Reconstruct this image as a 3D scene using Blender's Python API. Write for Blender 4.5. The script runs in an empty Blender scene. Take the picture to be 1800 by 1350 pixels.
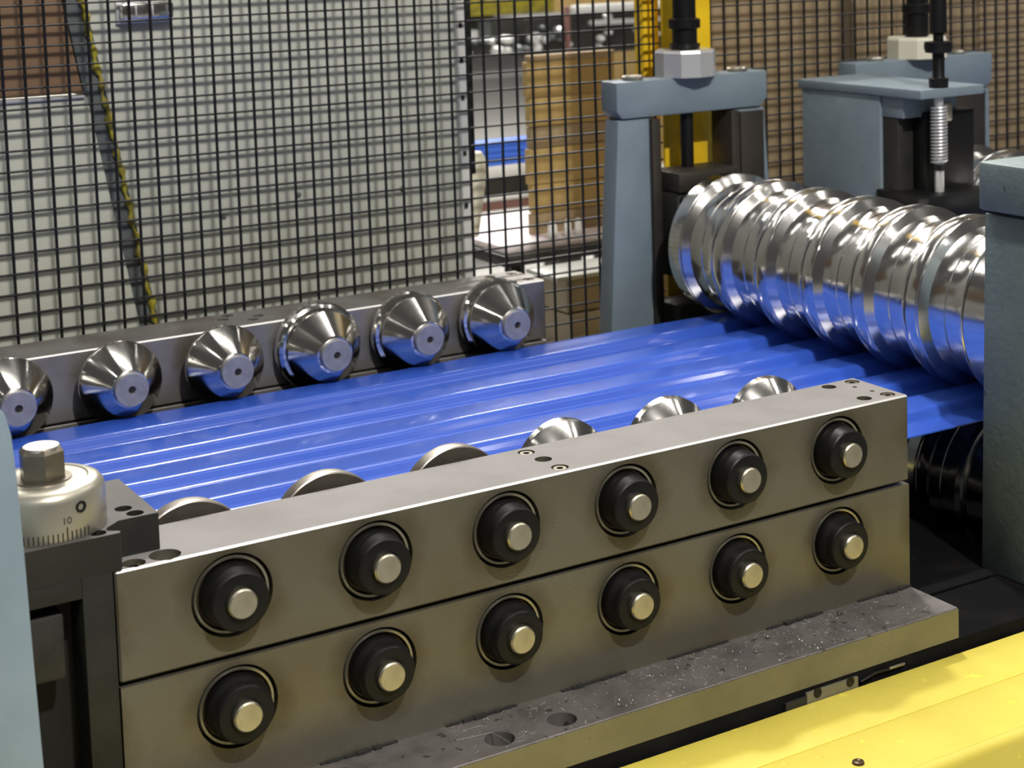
import bpy, bmesh, math, random
from mathutils import Vector, Matrix
random.seed(7)
S = 0.12                      # one drawing unit (the roller pitch) in metres
C = bpy.context.scene.collection
scn = bpy.context.scene
PI = math.pi

# ------------------------------------------------------------------ camera
cam_d = bpy.data.cameras.new('camera'); cam = bpy.data.objects.new('camera', cam_d); C.objects.link(cam)
scn.camera = cam
R_ = ((0.8458965, -0.5326457, -0.0273425), (-0.0745315, -0.0672900, -0.9949458), (0.5281138, 0.8436590, -0.0966192))
cam.matrix_world = Matrix(((R_[0][0], -R_[1][0], -R_[2][0], -2.88233*S),
                           (R_[0][1], -R_[1][1], -R_[2][1], -10.17726*S),
                           (R_[0][2], -R_[1][2], -R_[2][2], 3.84236*S),
                           (0, 0, 0, 1)))
cam_d.sensor_width = 36; cam_d.lens = 3015.648/1800*36
cam_d.shift_x = (900-1029.263)/1800; cam_d.shift_y = (164.983-675)/1800
cam_d.clip_start = 0.02; cam_d.clip_end = 200
cam_d.dof.use_dof = True; cam_d.dof.focus_distance = 13.0*S; cam_d.dof.aperture_fstop = 11.5

# ------------------------------------------------------------------ world and lights
w = bpy.data.worlds.new('hall'); scn.world = w; w.use_nodes = True
w.node_tree.nodes['Background'].inputs[0].default_value = (1.0, 0.97, 0.92, 1)
w.node_tree.nodes['Background'].inputs[1].default_value = 0.06

def area(name, loc, tgt, sx, sy, power, col=(1, 0.97, 0.92)):
    d = bpy.data.lights.new(name, 'AREA'); d.shape = 'RECTANGLE'; d.size = sx*S; d.size_y = sy*S
    d.energy = power; d.color = col
    o = bpy.data.objects.new(name, d); C.objects.link(o)
    o.location = Vector(loc)*S
    dirv = (Vector(tgt)-Vector(loc)).normalized()
    z = -dirv; x = Vector((1, 0, 0)); x = (x - z*x.dot(z)).normalized(); y = z.cross(x)
    o.matrix_world = Matrix.Translation(Vector(loc)*S) @ Matrix((x, y, z)).transposed().to_4x4()
    return o
area('hall_light_key', (13, 16.5, 34), (6, 4, -1), 2.2, 1.6, 106)
area('hall_light_row', (8, 19, 34), (6, 4, 0), 24, 1.6, 22)
area('hall_light_row', (8, 6, 36), (6, 4, 0), 24, 1.4, 14)
area('hall_light_row', (13, -9, 33), (6, 2, 0), 28, 1.6, 18)
area('hall_light_front', (2, -20.5, 24.6), (3, 8, 1), 1.3, 0.6, 118)
area('hall_light_left', (-14, 10, 30), (2, 4, 0), 12, 1.2, 2.5)
area('hall_light_far', (-6, 34, 30), (4, 4, 0), 14, 1.2, 8)
area('hall_light_far', (24, 36, 30), (8, 4, 0), 16, 1.4, 30)
area('hall_light_far', (10, 48, 32), (8, 4, 0), 26, 1.5, 40)
area('hall_light_far', (10, 64, 33), (8, 4, 0), 34, 1.8, 62)
area('hall_light_far', (14, 84, 34), (8, 4, 0), 44, 2.2, 90)
area('hall_light_side', (36, 4, 30), (6, 4, 0), 10, 1.2, 16)
area('hall_light_hall', (26, 56, 40), (20, 60, -8), 30, 3, 800)
for i, az in enumerate(range(-112, 113, 14)):  # unseen ring of small lamps, added for bright streaks on the cone rollers
    a_ = math.radians(az)
    area('streak_lamp', (3+(31+3*(i % 2))*math.sin(a_), 4-(31+3*(i % 2))*math.cos(a_), 25+5*(i % 3)), (3, 4, 0), 1.5, 0.8, 2.2 if az < 0 else 3.6)

scn.view_settings.view_transform = 'Standard'; scn.view_settings.look = 'None'
scn.view_settings.exposure = 0.10; scn.view_settings.gamma = 1.0
scn.view_settings.use_curve_mapping = False

# ------------------------------------------------------------------ materials
def mat(name, base, rough=0.5, metal=0.0, noise=None, bump=None, coat=0.0, aniso=0.0, spots=None, rn=0.0, spec=0.5, stretch=(1, 1, 1)):
    """noise=(scale,colour2,lo,hi) ; bump=(scale,strength) ; spots=(scale,colour,threshold)"""
    m = bpy.data.materials.new(name); m.use_nodes = True
    nt = m.node_tree; N = nt.nodes; L = nt.links; b = N['Principled BSDF']
    b.inputs['Base Color'].default_value = (*base, 1); b.inputs['Roughness'].default_value = rough
    b.inputs['Metallic'].default_value = metal; b.inputs['Coat Weight'].default_value = coat
    b.inputs['Specular IOR Level'].default_value = spec
    b.inputs['Coat Roughness'].default_value = 0.12
    b.inputs['Anisotropic'].default_value = aniso
    tc = N.new('ShaderNodeTexCoord'); mp = N.new('ShaderNodeMapping'); mp.inputs['Scale'].default_value = stretch
    L.new(tc.outputs['Object'], mp.inputs[0]); co = mp.outputs[0]
    col = None
    def nz(scale, detail=5):
        n = N.new('ShaderNodeTexNoise'); n.inputs['Scale'].default_value = scale; n.inputs['Detail'].default_value = detail
        n.inputs['Roughness'].default_value = 0.6
        L.new(co, n.inputs['Vector']); return n
    if noise:
        n = nz(noise[0]); r = N.new('ShaderNodeMapRange'); r.inputs[1].default_value = noise[2]; r.inputs[2].default_value = noise[3]
        L.new(n.outputs[0], r.inputs[0]); mx = N.new('ShaderNodeMix'); mx.data_type = 'RGBA'
        mx.inputs[6].default_value = (*base, 1); mx.inputs[7].default_value = (*noise[1], 1)
        L.new(r.outputs[0], mx.inputs[0]); col = mx.outputs[2]
    if spots:
        n = nz(spots[0], 3); r = N.new('ShaderNodeMapRange'); r.inputs[1].default_value = spots[2]; r.inputs[2].default_value = spots[2]+0.03
        L.new(n.outputs[0], r.inputs[0]); mx = N.new('ShaderNodeMix'); mx.data_type = 'RGBA'
        if col: L.new(col, mx.inputs[6])
        else: mx.inputs[6].default_value = (*base, 1)
        mx.inputs[7].default_value = (*spots[1], 1); L.new(r.outputs[0], mx.inputs[0]); col = mx.outputs[2]
    if col: L.new(col, b.inputs['Base Color'])
    if rn:
        n = nz(14); r = N.new('ShaderNodeMapRange'); r.inputs[1].default_value = .3; r.inputs[2].default_value = .7
        r.inputs[3].default_value = rough-rn; r.inputs[4].default_value = rough+rn
        L.new(n.outputs[0], r.inputs[0]); L.new(r.outputs[0], b.inputs['Roughness'])
    if bump:
        n = nz(bump[0]); bp = N.new('ShaderNodeBump'); bp.inputs['Strength'].default_value = bump[1]; bp.inputs['Distance'].default_value = 0.001
        L.new(n.outputs[0], bp.inputs['Height']); L.new(bp.outputs[0], b.inputs['Normal'])
    return m

M = {}
M['ground'] = mat('ground_steel', (.50, .47, .42), .36, .92, noise=(22, (.40, .36, .30), .42, .70), bump=(300, .06), rn=.05)
M['bar'] = mat('bearing_bar_steel', (.215, .203, .162), .44, .70, noise=(9, (.19, .17, .12), .40, .68), bump=(260, .06), spots=(60, (.22, .17, .11), .70), rn=.07)
M['rear'] = mat('rear_bar_steel', (.30, .29, .28), .45, .7, noise=(9, (.22, .19, .165), .42, .66), bump=(200, .08), rn=.06)
M['edge'] = mat('flange_edge_steel', (.24, .225, .16), .5, .5, noise=(12, (.18, .17, .12), .4, .7), spots=(40, (.08, .07, .05), .70))
M['flange'] = mat('oily_flange_steel', (.22, .20, .19), .55, .55, noise=(30, (.13, .12, .11), .4, .7), bump=(420, .35), spots=(90, (.08, .07, .06), .64))
M['chrome'] = mat('polished_roll_steel', (.78, .76, .73), .16, 1, noise=(5, (.66, .64, .61), .4, .7), rn=.04)
M['roller'] = mat('turned_roller_steel', (.76, .74, .70), .13, 1, rn=.03)
M['wornroller'] = mat('worn_roller_steel', (.50, .46, .40), .32, .95, noise=(30, (.36, .32, .27), .4, .7), rn=.05)
M['face'] = mat('cut_face_steel', (.42, .41, .42), .50, .7, noise=(60, (.33, .32, .33), .4, .65), bump=(300, .2))
M['shaftend'] = mat('shaft_end_steel', (.62, .58, .46), .30, .95, noise=(40, (.48, .44, .34), .4, .7), rn=.06)
M['black'] = mat('black_oxide', (.007, .007, .007), .42, .0, bump=(300, .08), rn=.06, spec=.3)
M['blacksoft'] = mat('black_plate', (.020, .020, .017), .55, .2, noise=(20, (.035, .033, .026), .4, .7), bump=(200, .15))
M['bartop'] = mat('bar_top_steel', (.25, .235, .225), .70, .0, noise=(14, (.21, .197, .188), .4, .7), bump=(260, .05), spec=.2)
M['edgeshine'] = mat('worn_edge_highlight', (.88, .86, .83), .42, .75)  # bare edge steel, lightened to carry a painted highlight line
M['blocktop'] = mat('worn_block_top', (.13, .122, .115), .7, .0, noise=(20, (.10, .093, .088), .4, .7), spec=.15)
M['discface'] = mat('dull_disc_face', (.10, .088, .072), .50, .5, noise=(30, (.07, .062, .05), .4, .7))
M['void'] = mat('dark_bore', (.012, .011, .010), .6)
M['rust'] = mat('oily_brown_ring', (.10, .065, .035), .35, .6)
M['race'] = mat('bearing_race', (.36, .34, .27), .34, .85, rn=.08)
M['paint'] = mat('blue_grey_paint', (.200, .250, .285), .50, 0, noise=(9, (.160, .208, .242), .38, .66), bump=(110, .35), spots=(45, (.08, .12, .14), .73))
M['paintrough'] = mat('blue_grey_cast_paint', (.170, .220, .220), .55, 0, noise=(12, (.13, .175, .178), .38, .66), bump=(130, .7), spots=(50, (.06, .085, .09), .70))
M['paintlight'] = mat('light_blue_paint', (.285, .37, .435), .45, 0, noise=(9, (.235, .315, .375), .38, .66), bump=(110, .3), spots=(40, (.18, .27, .33), .72))
M['liner'] = mat('brown_liner', (.060, .050, .040), .5, .5, noise=(12, (.04, .036, .03), .4, .7))
M['darkgrey'] = mat('dark_grey_steel', (.028, .028, .026), .5, .3, noise=(18, (.06, .055, .05), .4, .7))
M['bed'] = mat('oily_machine_bed', (.0055, .0055, .006), .75, 0, noise=(16, (.012, .011, .010), .5, .75), bump=(60, .5), spots=(70, (.06, .058, .05), .73), spec=.08)
M['yellow'] = mat('yellow_guard_paint', (.77, .64, .105), .42, 0, noise=(12, (.70, .57, .09), .4, .7), bump=(120, .25), spots=(48, (.90, .76, .10), .66))
M['postyellow'] = mat('yellow_post_paint', (.84, .55, .014), .40, 0, noise=(9, (.66, .40, .01), .4, .7))
M['blue'] = mat('blue_coated_sheet', (.034, .098, .50), .32, 0, noise=(16, (.038, .110, .54), .4, .7), bump=(26, .07), coat=.7, rn=.04, spec=.3)
M['bluefar'] = mat('blue_sheet_stack', (.05, .16, .72), .4)
M['fence'] = mat('black_wire', (.010, .010, .011), .38, .2)
M['panel'] = mat('pale_grey_panel', (.54, .55, .47), .55, 0, noise=(5, (.45, .46, .40), .35, .7), spots=(30, (.28, .28, .20), .745))
M['paneledge'] = mat('panel_edge_white', (.62, .62, .58), .45)
M['band'] = mat('grey_gasket', (.13, .145, .14), .4, 0, noise=(15, (.09, .10, .10), .4, .7))
M['cord'] = mat('yellow_green_edge', (.42, .36, .03), .5, 0, noise=(28, (.24, .20, .03), .4, .6))
M['brown'] = mat('brown_board', (.23, .14, .075), .6, 0, noise=(8, (.19, .115, .06), .4, .7))
M['card'] = mat('cardboard', (.46, .32, .12), .75, 0, noise=(7, (.38, .26, .09), .4, .7), bump=(80, .2))
M['cardpale'] = mat('pale_cardboard', (.36, .27, .155), .75, 0, noise=(6, (.30, .215, .12), .4, .7), bump=(80, .2))
M['redbrown'] = mat('red_brown_wood', (.22, .11, .09), .6)
M['beige'] = mat('beige_board', (.52, .44, .32), .6)
M['white'] = mat('white_plastic', (.72, .72, .70), .4)
M['pinkwhite'] = mat('pinkish_white_foam', (.74, .66, .68), .6)
M['cream'] = mat('cream_foam', (.72, .68, .54), .6)
M['floor'] = mat('grey_concrete', (.34, .33, .31), .55, 0, noise=(1.2, (.29, .28, .265), .4, .7))
M['wall'] = mat('far_wall_grey', (.10, .10, .085), .7, 0, noise=(.8, (.16, .16, .09), .45, .62))
M['silver'] = mat('brushed_aluminium', (.72, .72, .71), .34, .6, rn=.06)
M['shav'] = mat('metal_shavings', (.62, .60, .58), .3, .8)
M['dialsteel'] = mat('satin_dial_steel', (.46, .43, .35), .34, .7, noise=(18, (.48, .46, .38), .4, .7), rn=.07)
M['hex'] = mat('hex_head_steel', (.25, .22, .17), .36, .85, noise=(40, (.17, .15, .11), .4, .7), rn=.08)
M['ink'] = mat('engraved_black', (.03, .028, .02), .5)
M['grease'] = mat('grease_stain', (.025, .024, .023), .5, 0, bump=(150, .5))

# grinding arcs on the bar fronts: fine relief only
def add_arcs(m, cx, cz):
    nt = m.node_tree; N = nt.nodes; L = nt.links
    tc = N.new('ShaderNodeTexCoord'); sep = N.new('ShaderNodeMapping'); sep.inputs['Location'].default_value = (-cx, 0, -cz)
    L.new(tc.outputs['Object'], sep.inputs[0])
    wv = N.new('ShaderNodeTexWave'); wv.wave_type = 'RINGS'; wv.rings_direction = 'Y'
    wv.inputs['Scale'].default_value = 70; wv.inputs['Distortion'].default_value = 7; wv.inputs['Detail'].default_value = 4; wv.inputs['Detail Scale'].default_value = 3
    L.new(sep.outputs[0], wv.inputs[0])
    bp = N.new('ShaderNodeBump'); bp.inputs['Strength'].default_value = .11; bp.inputs['Distance'].default_value = .0006
    L.new(wv.outputs['Fac'], bp.inputs['Height'])
    b = N['Principled BSDF']
    old = b.inputs['Normal'].links[0].from_node if b.inputs['Normal'].links else None
    if old: L.new(bp.outputs[0], old.inputs['Normal'])
    else: L.new(bp.outputs[0], b.inputs['Normal'])
add_arcs(M['bar'], -.06, .0)
def add_stains(m, ox, oz, x0, zs):
    """oily brown stains around the bores of a bar (wear with a shape of its own)"""
    nt = m.node_tree; N = nt.nodes; L = nt.links; b = N['Principled BSDF']
    def ma(op, *a):
        n = N.new('ShaderNodeMath'); n.operation = op
        for i, v in enumerate(a):
            if hasattr(v, 'links'): L.new(v, n.inputs[i])
            else: n.inputs[i].default_value = v
        return n.outputs[0]
    tc = N.new('ShaderNodeTexCoord'); sp = N.new('ShaderNodeSeparateXYZ'); L.new(tc.outputs['Object'], sp.inputs[0])
    X = ma('ADD', ma('MULTIPLY', sp.outputs[0], 1/S), ox-x0+.5); dx = ma('SUBTRACT', ma('FRACT', X), .5)
    Z = ma('ADD', ma('MULTIPLY', sp.outputs[2], 1/S), oz)
    dz = ma('MINIMUM', ma('ABSOLUTE', ma('SUBTRACT', Z, zs[0])), ma('ABSOLUTE', ma('SUBTRACT', Z, zs[1])))
    n1 = N.new('ShaderNodeTexNoise'); n1.inputs['Scale'].default_value = 26; n1.inputs['Detail'].default_value = 5; L.new(tc.outputs['Object'], n1.inputs['Vector'])
    d = ma('ADD', ma('SQRT', ma('ADD', ma('MULTIPLY', dx, dx), ma('MULTIPLY', dz, dz))), ma('MULTIPLY', ma('SUBTRACT', n1.outputs[0], .5), .35))
    r = N.new('ShaderNodeMapRange'); r.inputs[1].default_value = .24; r.inputs[2].default_value = .40; r.inputs[3].default_value = .62; r.inputs[4].default_value = 0; L.new(d, r.inputs[0])
    mx = N.new('ShaderNodeMix'); mx.data_type = 'RGBA'; mx.inputs[7].default_value = (.10, .08, .04, 1)
    src = b.inputs['Base Color'].links[0].from_socket; L.new(src, mx.inputs[6]); L.new(r.outputs[0], mx.inputs[0]); L.new(mx.outputs[2], b.inputs['Base Color'])
add_stains(M['bar'], 3.2, -1.853, .7405, (-.3177, -1.055))
add_stains(M['rear'], 3.2, -1.853, .72, (-.3177, -9))

# ------------------------------------------------------------------ geometry helpers (drawing units in, metres out)
class B:
    """collects shapes, then links them as one mesh object"""
    def __init__(s): s.bm = bmesh.new()
    def box(s, x0, x1, y0, y1, z0, z1, bev=0.0, seg=2):
        t = bmesh.new(); bmesh.ops.create_cube(t, size=1)
        for v in t.verts: v.co = Vector(((x0+x1)/2+v.co.x*(x1-x0), (y0+y1)/2+v.co.y*(y1-y0), (z0+z1)/2+v.co.z*(z1-z0)))
        if bev: bmesh.ops.bevel(t, geom=t.edges[:], offset=bev, segments=seg, affect='EDGES', profile=.5)
        return s.add(t)
    def add(s, t):
        me = bpy.data.meshes.new('tmp'); t.to_mesh(me); t.free(); s.bm.from_mesh(me); bpy.data.meshes.remove(me); return s
    def prism(s, pts, a0, a1, axis='y', bev=0.0):
        """polygon pts in the plane normal to axis, extruded a0..a1"""
        t = bmesh.new()
        def P(p, a): return Vector((p[0], a, p[1])) if axis == 'y' else Vector((a, p[0], p[1])) if axis == 'x' else Vector((p[0], p[1], a))
        lo = [t.verts.new(P(p, a0)) for p in pts]; hi = [t.verts.new(P(p, a1)) for p in pts]
        t.faces.new(lo); t.faces.new(hi[::-1]); n = len(pts)
        for i in range(n): t.faces.new((lo[i], hi[i], hi[(i+1) % n], lo[(i+1) % n]))
        bmesh.ops.recalc_face_normals(t, faces=t.faces[:])
        if bev: bmesh.ops.bevel(t, geom=t.edges[:], offset=bev, segments=2, affect='EDGES', profile=.5)
        return s.add(t)
    def lathe(s, prof, c=(0, 0, 0), axis='y', seg=64, closed=False, ang0=0.0):
        """prof: list of (along, radius)"""
        t = bmesh.new(); rings = []
        def P(a, r, th):
            u, v = r*math.cos(th), r*math.sin(th)
            p = (u, a, v) if axis == 'y' else (a, u, v) if axis == 'x' else (u, v, a)
            return Vector(p)+Vector(c)
        for a, r in prof:
            if r < 1e-5: rings.append([t.verts.new(P(a, 0, 0))])
            else: rings.append([t.verts.new(P(a, r, ang0+2*PI*k/seg)) for k in range(seg)])
        prs = list(zip(rings, rings[1:]))
        if closed: prs.append((rings[-1], rings[0]))
        for A, D in prs:
            for k in range(seg):
                j = (k+1) % seg
                if len(A) == 1 and len(D) == 1: continue
                if len(A) == 1: t.faces.new((A[0], D[j], D[k]))
                elif len(D) == 1: t.faces.new((A[k], A[j], D[0]))
                else: t.faces.new((A[k], A[j], D[j], D[k]))
        bmesh.ops.recalc_face_normals(t, faces=t.faces[:])
        return s.add(t)
    def cyl(s, a0, a1, r, c=(0, 0, 0), axis='y', seg=48, ch=0.0):
        pr = [(a0, 0), (a0, r-ch), (a0+ch, r), (a1-ch, r), (a1, r-ch), (a1, 0)] if ch else [(a0, 0), (a0, r), (a1, r), (a1, 0)]
        return s.lathe(pr, c, axis, seg)
    def tube(s, pts, r, seg=8):
        t = bmesh.new(); rings = []
        for i, p in enumerate(pts):
            p = Vector(p); a = Vector(pts[max(i-1, 0)]); b = Vector(pts[min(i+1, len(pts)-1)])
            d = (b-a).normalized(); u = d.orthogonal().normalized() if i == 0 else (u-d*u.dot(d)).normalized(); v = d.cross(u)
            rr = r[i] if isinstance(r, (list, tuple)) else r
            rings.append([t.verts.new(p+(u*math.cos(2*PI*k/seg)+v*math.sin(2*PI*k/seg))*rr) for k in range(seg)])
        for A, D in zip(rings, rings[1:]):
            for k in range(seg): t.faces.new((A[k], A[(k+1) % seg], D[(k+1) % seg], D[k]))
        t.faces.new(rings[0][::-1]); t.faces.new(rings[-1])
        bmesh.ops.recalc_face_normals(t, faces=t.faces[:])
        return s.add(t)
    def mesh(s, name, origin=(0, 0, 0), smooth=35):
        o = Vector(origin)
        for v in s.bm.verts: v.co = (v.co-o)*S
        me = bpy.data.meshes.new(name); s.bm.to_mesh(me); s.bm.free()
        for p in me.polygons: p.use_smooth = True
        me.set_sharp_from_angle(angle=math.radians(smooth))
        return me

def setp(o, label=None, cat=None, group=None, kind=None):
    if label: o['label'] = label
    if cat: o['category'] = cat
    if group: o['group'] = group
    if kind: o['kind'] = kind
    return o

def thing(name, loc, label=None, cat=None, group=None, kind=None):
    o = bpy.data.objects.new(name, None); C.objects.link(o); o.location = Vector(loc)*S
    o['org'] = [float(v) for v in loc]
    o.empty_display_size = .02
    return setp(o, label, cat, group, kind)

def part(name, b, m, parent, label=None, smooth=35, kind=None):
    """b is a B; its coordinates are scene coordinates, stored relative to the thing's base"""
    root = parent
    while root.parent: root = root.parent
    org = root['org'] if 'org' in root.keys() else (0, 0, 0)
    me = b.mesh(name, org, smooth); me.materials.append(M[m])
    o = bpy.data.objects.new(name, me); C.objects.link(o); o.parent = parent
    return setp(o, label, kind=kind)

def single(name, b, m, loc, label=None, cat=None, group=None, kind=None, smooth=35):
    me = b.mesh(name, loc, smooth); me.materials.append(M[m])
    o = bpy.data.objects.new(name, me); C.objects.link(o); o.location = Vector(loc)*S
    o['org'] = [float(v) for v in loc]
    return setp(o, label, cat, group, kind)

def cut(o, cutters):
    """subtract closed shapes (a B in scene units) from object o, baking the result"""
    root = o
    while root.parent: root = root.parent
    me = cutters.mesh('cutter', root['org'])
    c = bpy.data.objects.new('cutter', me); C.objects.link(c); c.location = root.location
    md = o.modifiers.new('cut', 'BOOLEAN'); md.operation = 'DIFFERENCE'; md.object = c; md.solver = 'EXACT'
    bpy.context.view_layer.update()
    dg = bpy.context.evaluated_depsgraph_get()
    new = bpy.data.meshes.new_from_object(o.evaluated_get(dg), depsgraph=dg)
    o.modifiers.clear(); old = o.data; o.data = new; bpy.data.meshes.remove(old)
    bpy.data.objects.remove(c); bpy.data.meshes.remove(me)
    for p in new.polygons: p.use_smooth = True
    new.set_sharp_from_angle(angle=math.radians(35))

def by_normal(o, m, axis, th):
    """give the faces that look along an axis (finished differently) a material of their own"""
    o.data.materials.append(M[m]); k = len(o.data.materials)-1; sg = 1 if axis[0] == '+' else -1; ax = 'xyz'.index(axis[1])
    for p in o.data.polygons:
        if p.normal[ax]*sg > th: p.material_index = k

def edge_shine(o):
    """bare, rubbed front edge of a bar, its white highlight put into the colour"""
    o.data.materials.append(M['edgeshine']); k = len(o.data.materials)-1
    for p in o.data.polygons:
        if .5 < p.normal.z < .9 and p.normal.y < -.3: p.material_index = k

def copy_thing(root, loc, label=None, group=None):
    r = root.copy(); C.objects.link(r); r.location = Vector(loc)*S; r['org'] = [float(v) for v in loc]
    if label: r['label'] = label
    if group: r['group'] = group
    for ch in list(root.children):
        c = ch.copy(); C.objects.link(c); c.parent = r
        for g in list(ch.children):
            d = g.copy(); C.objects.link(d); d.parent = c
    return r

ORD = ['first', 'second', 'third', 'fourth', 'fifth', 'sixth']
SH = -.72           # sheet base level
CR = -.615           # rib crest level
RIBS = [5.44-.77*k for k in range(6)]

# ================================================================== SETTING
single('floor', B().box(-60, 190, -40, 230, -8.4, -8), 'floor', (0, 0, -8), 'grey concrete factory floor', kind='structure')
single('trim_1', B().box(8, 150, 110.5, 116, -8, -7.97), 'white', (0, 0, -8), 'white line painted across the far floor', kind='structure')
single('wall_back', B().box(-60, 190, 228, 230, -8, 40), 'wall', (0, 228, -8), 'dim far wall of the hall', kind='structure')

# ================================================================== MACHINE BED
t = thing('machine_bed', (6, 3, -8), 'black oily steel machine bed under the rollers', 'machine bed')
part('bed_plate', B().box(-7, 8.1, -.56, 6.72, -2.42, -1.853, .01), 'bed', t)
part('bed_plate', B().box(9.9, 24, -.56, 6.72, -2.42, -1.853, .01), 'bed', t)
for y0_, y1_ in ((-.56, .30), (6.30, 6.72)): part('bed_rail', B().box(8.1, 9.9, y0_, y1_, -2.42, -1.853, .01), 'bed', t)
part('bed_frame', B().box(-7, 24, -.56, 6.72, -8, -2.42), 'blacksoft', t)
part('bed_rim', B().box(6.7, 8.1, .2, .34, -1.853, -1.83, .006), 'bed', t)

# ================================================================== SHEET
def rnd(pts, r, n=4):
    out = [pts[0]]
    for a, b, c in zip(pts, pts[1:], pts[2:]):
        a, b, c = Vector(a), Vector(b), Vector(c); d1 = (a-b).normalized(); d2 = (c-b).normalized()
        k = r*0.9
        p0, p1 = b+d1*k, b+d2*k
        for i in range(n+1):
            s_ = i/n; out.append(tuple((p0*(1-s_)+b*s_)*(1-s_)+(b*(1-s_)+p1*s_)*s_))
    out.append(pts[-1]); return out
prof = [(5.475, CR), (5.07, CR), (4.995, SH)]
for yb in RIBS[1:]: prof += [(yb+.075, SH), (yb, CR), (yb-.37, CR), (yb-.445, SH)]
prof.append((.886, SH))
rp = rnd(prof, .048, 6)
t = bmesh.new(); xs = [-7+i*0.5 for i in range(63)]
th_ = .012; cols = []
for x in xs:
    cols.append(([t.verts.new((x, y, z+.0025*math.sin(x*1.3+y*2.1)+.002*math.sin(x*3.1-y*1.7))) for y, z in rp]))
for A, D in zip(cols, cols[1:]):
    for k in range(len(rp)-1): t.faces.new((A[k], D[k], D[k+1], A[k+1]))
bmesh.ops.recalc_face_normals(t, faces=t.faces[:])
if sum(f.normal.z for f in t.faces) < 0: bmesh.ops.reverse_faces(t, faces=t.faces[:])
ret = bmesh.ops.solidify(t, geom=t.faces[:], thickness=th_)
single('ribbed_sheet', B().add(t), 'blue', (6, 3.4, SH), 'glossy blue ribbed metal sheet running between the roller rails', 'metal sheet', smooth=50)

# ================================================================== FRONT RAIL
L_, W_, H1, H2 = 6.494, .6745, .726, 1.602
X0 = .7405; Z1 = -.3177; Z2 = -1.055
PX = [X0+i for i in range(6)]
rail = thing('bearing_rail', (3.2, .3, -1.853), 'front steel roller rail of two stacked bars with black bearing collars', 'roller rail')
top = part('upper_bar', B().box(0, L_, 0, W_, -H1+.016, 0, .013, 1), 'bar', rail)
cb = B()
for x in PX: cb.cyl(-.05, .17, .272, (x, 0, Z1), 'y', 56)
holes = [(6.146, .574, .062, .14), (6.147, .138, .062, .14), (3.253, .341, .064, .14), (6.40, .577, .062, .035), (6.373, .112, .062, .035),
         (3.236, .558, .064, .035), (3.253, .109, .064, .035), (.353, .109, .10, .10), (.145, .085, .075, .05), (6.31, .44, .02, .1), (6.34, .26, .02, .1)]
for hx, hy, r, d in holes: cb.cyl(-d, .05, r, (hx, hy, 0), 'z', 28)
cut(top, cb)
cb = B()
for x in PX: cb.cyl(.1, 1, .098, (x, 0, Z1), 'y', 32)
cut(top, cb)
by_normal(top, 'bartop', '+z', .9); edge_shine(top)
low = part('lower_bar', B().box(0, L_, 0, W_, -H2-.02, -H1-.016), 'bar', rail)
cb = B()
for x in PX: cb.cyl(-.05, .17, .272, (x, 0, Z2), 'y', 56)
cut(low, cb)
fl = part('base_flange', B().box(0, L_+.0, -.55, W_+.3, -1.853, -H2, .006, 1), 'flange', rail, 'dark oily steel flange with two round holes')
cb = B()
for hx in (2.428, 2.922): cb.cyl(-2.0, -1.5, .105, (hx, -.373, 0), 'z', 36)
for hx in (0.5, 5.6): pass
cut(fl, cb)
# flange front edge is bare steel
part('flange_edge', B().box(0, L_, -.556, -.551, -1.85, -1.612), 'edge', rail, 'bare steel front edge of the flange')
def screw(name, x, y, z, r, parent):
    p = part(name, B().lathe([(z-.03, 0), (z-.03, r), (z-.004, r), (z, r*.93), (z, r*.5), (z-.03, r*.46), (z-.03, 0)], (x, y, 0), 'z', 24), 'hex', parent)
    part('hex_socket', B().lathe([(z-.029, 0), (z-.029, r*.44), (z-.001, r*.47)], (x, y, 0), 'z', 6), 'void', p)
for hx, hy in ((6.40, .577), (6.373, .112), (3.236, .558), (3.253, .109)): screw('socket_screw', hx, hy, -.006, .051, rail)
screw('socket_screw', .145, .085, -.02, .055, rail)
for k in range(7):
    x = .35+k*.93
    pts = []
    for i in range(14):
        a = i/13; pts.append((x+a*.55, -.012-.022*random.random()-.01))
    b = B()
    for i in range(13):
        wd = .008+.016*random.random()*math.sin(PI*(i+.5)/13)
        b.box(pts[i][0], pts[i+1][0]+.01, -.004-wd*1.8, .001, -H2, -H2+.004+wd*.8)
    part('grease_smear', b, 'grease', rail)

# ---- roller assemblies of the front rail
K_ = 1.12
def kk(pr): return [(a, q*K_) for a, q in pr]
def collar_unit(z, low=False):
    def f(root, x):
        b = B().lathe([(.15, .155), (.02, .155), (.012, .17), (.012, .232), (.02, .238), (.15, .238)], (x, 0, z), 'y', 56)
        part('bearing_race', B().lathe(kk([(.10, .197), (.03, .203), (.012, .209), (.010, .222), (.022, .228), (.12, .230), (.12, .197)]), (x, 0, z), 'y', 64), 'race', root)
        part('oil_ring', B().lathe(kk([(.12, .150), (.052, .150), (.045, .197), (.12, .197)]), (x, 0, z), 'y', 48), 'rust', root)
        if low:
            pr = [(.12, 0), (.12, .184), (.02, .188), (-.03, .188), (-.055, .180), (-.075, .172), (-.135, .169), (-.150, .160), (-.153, .152), (-.153, .100), (-.147, .089), (-.147, 0)]
        else:
            pr = [(.12, 0), (.12, .186), (.0, .186), (-.09, .176), (-.140, .170), (-.151, .161), (-.153, .154), (-.153, .100), (-.147, .089), (-.147, 0)]
        part('collar', B().lathe(kk(pr), (x, 0, z), 'y', 64), 'black', root, smooth=18)
        part('shaft_end', B().lathe(kk([(-.14, 0), (-.14, .087), (-.186, .087), (-.1975, .078), (-.1965, .0)]), (x, 0, z), 'y', 40), 'shaftend', root, smooth=20)
    return f
GU = 'front rail rollers'
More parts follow.
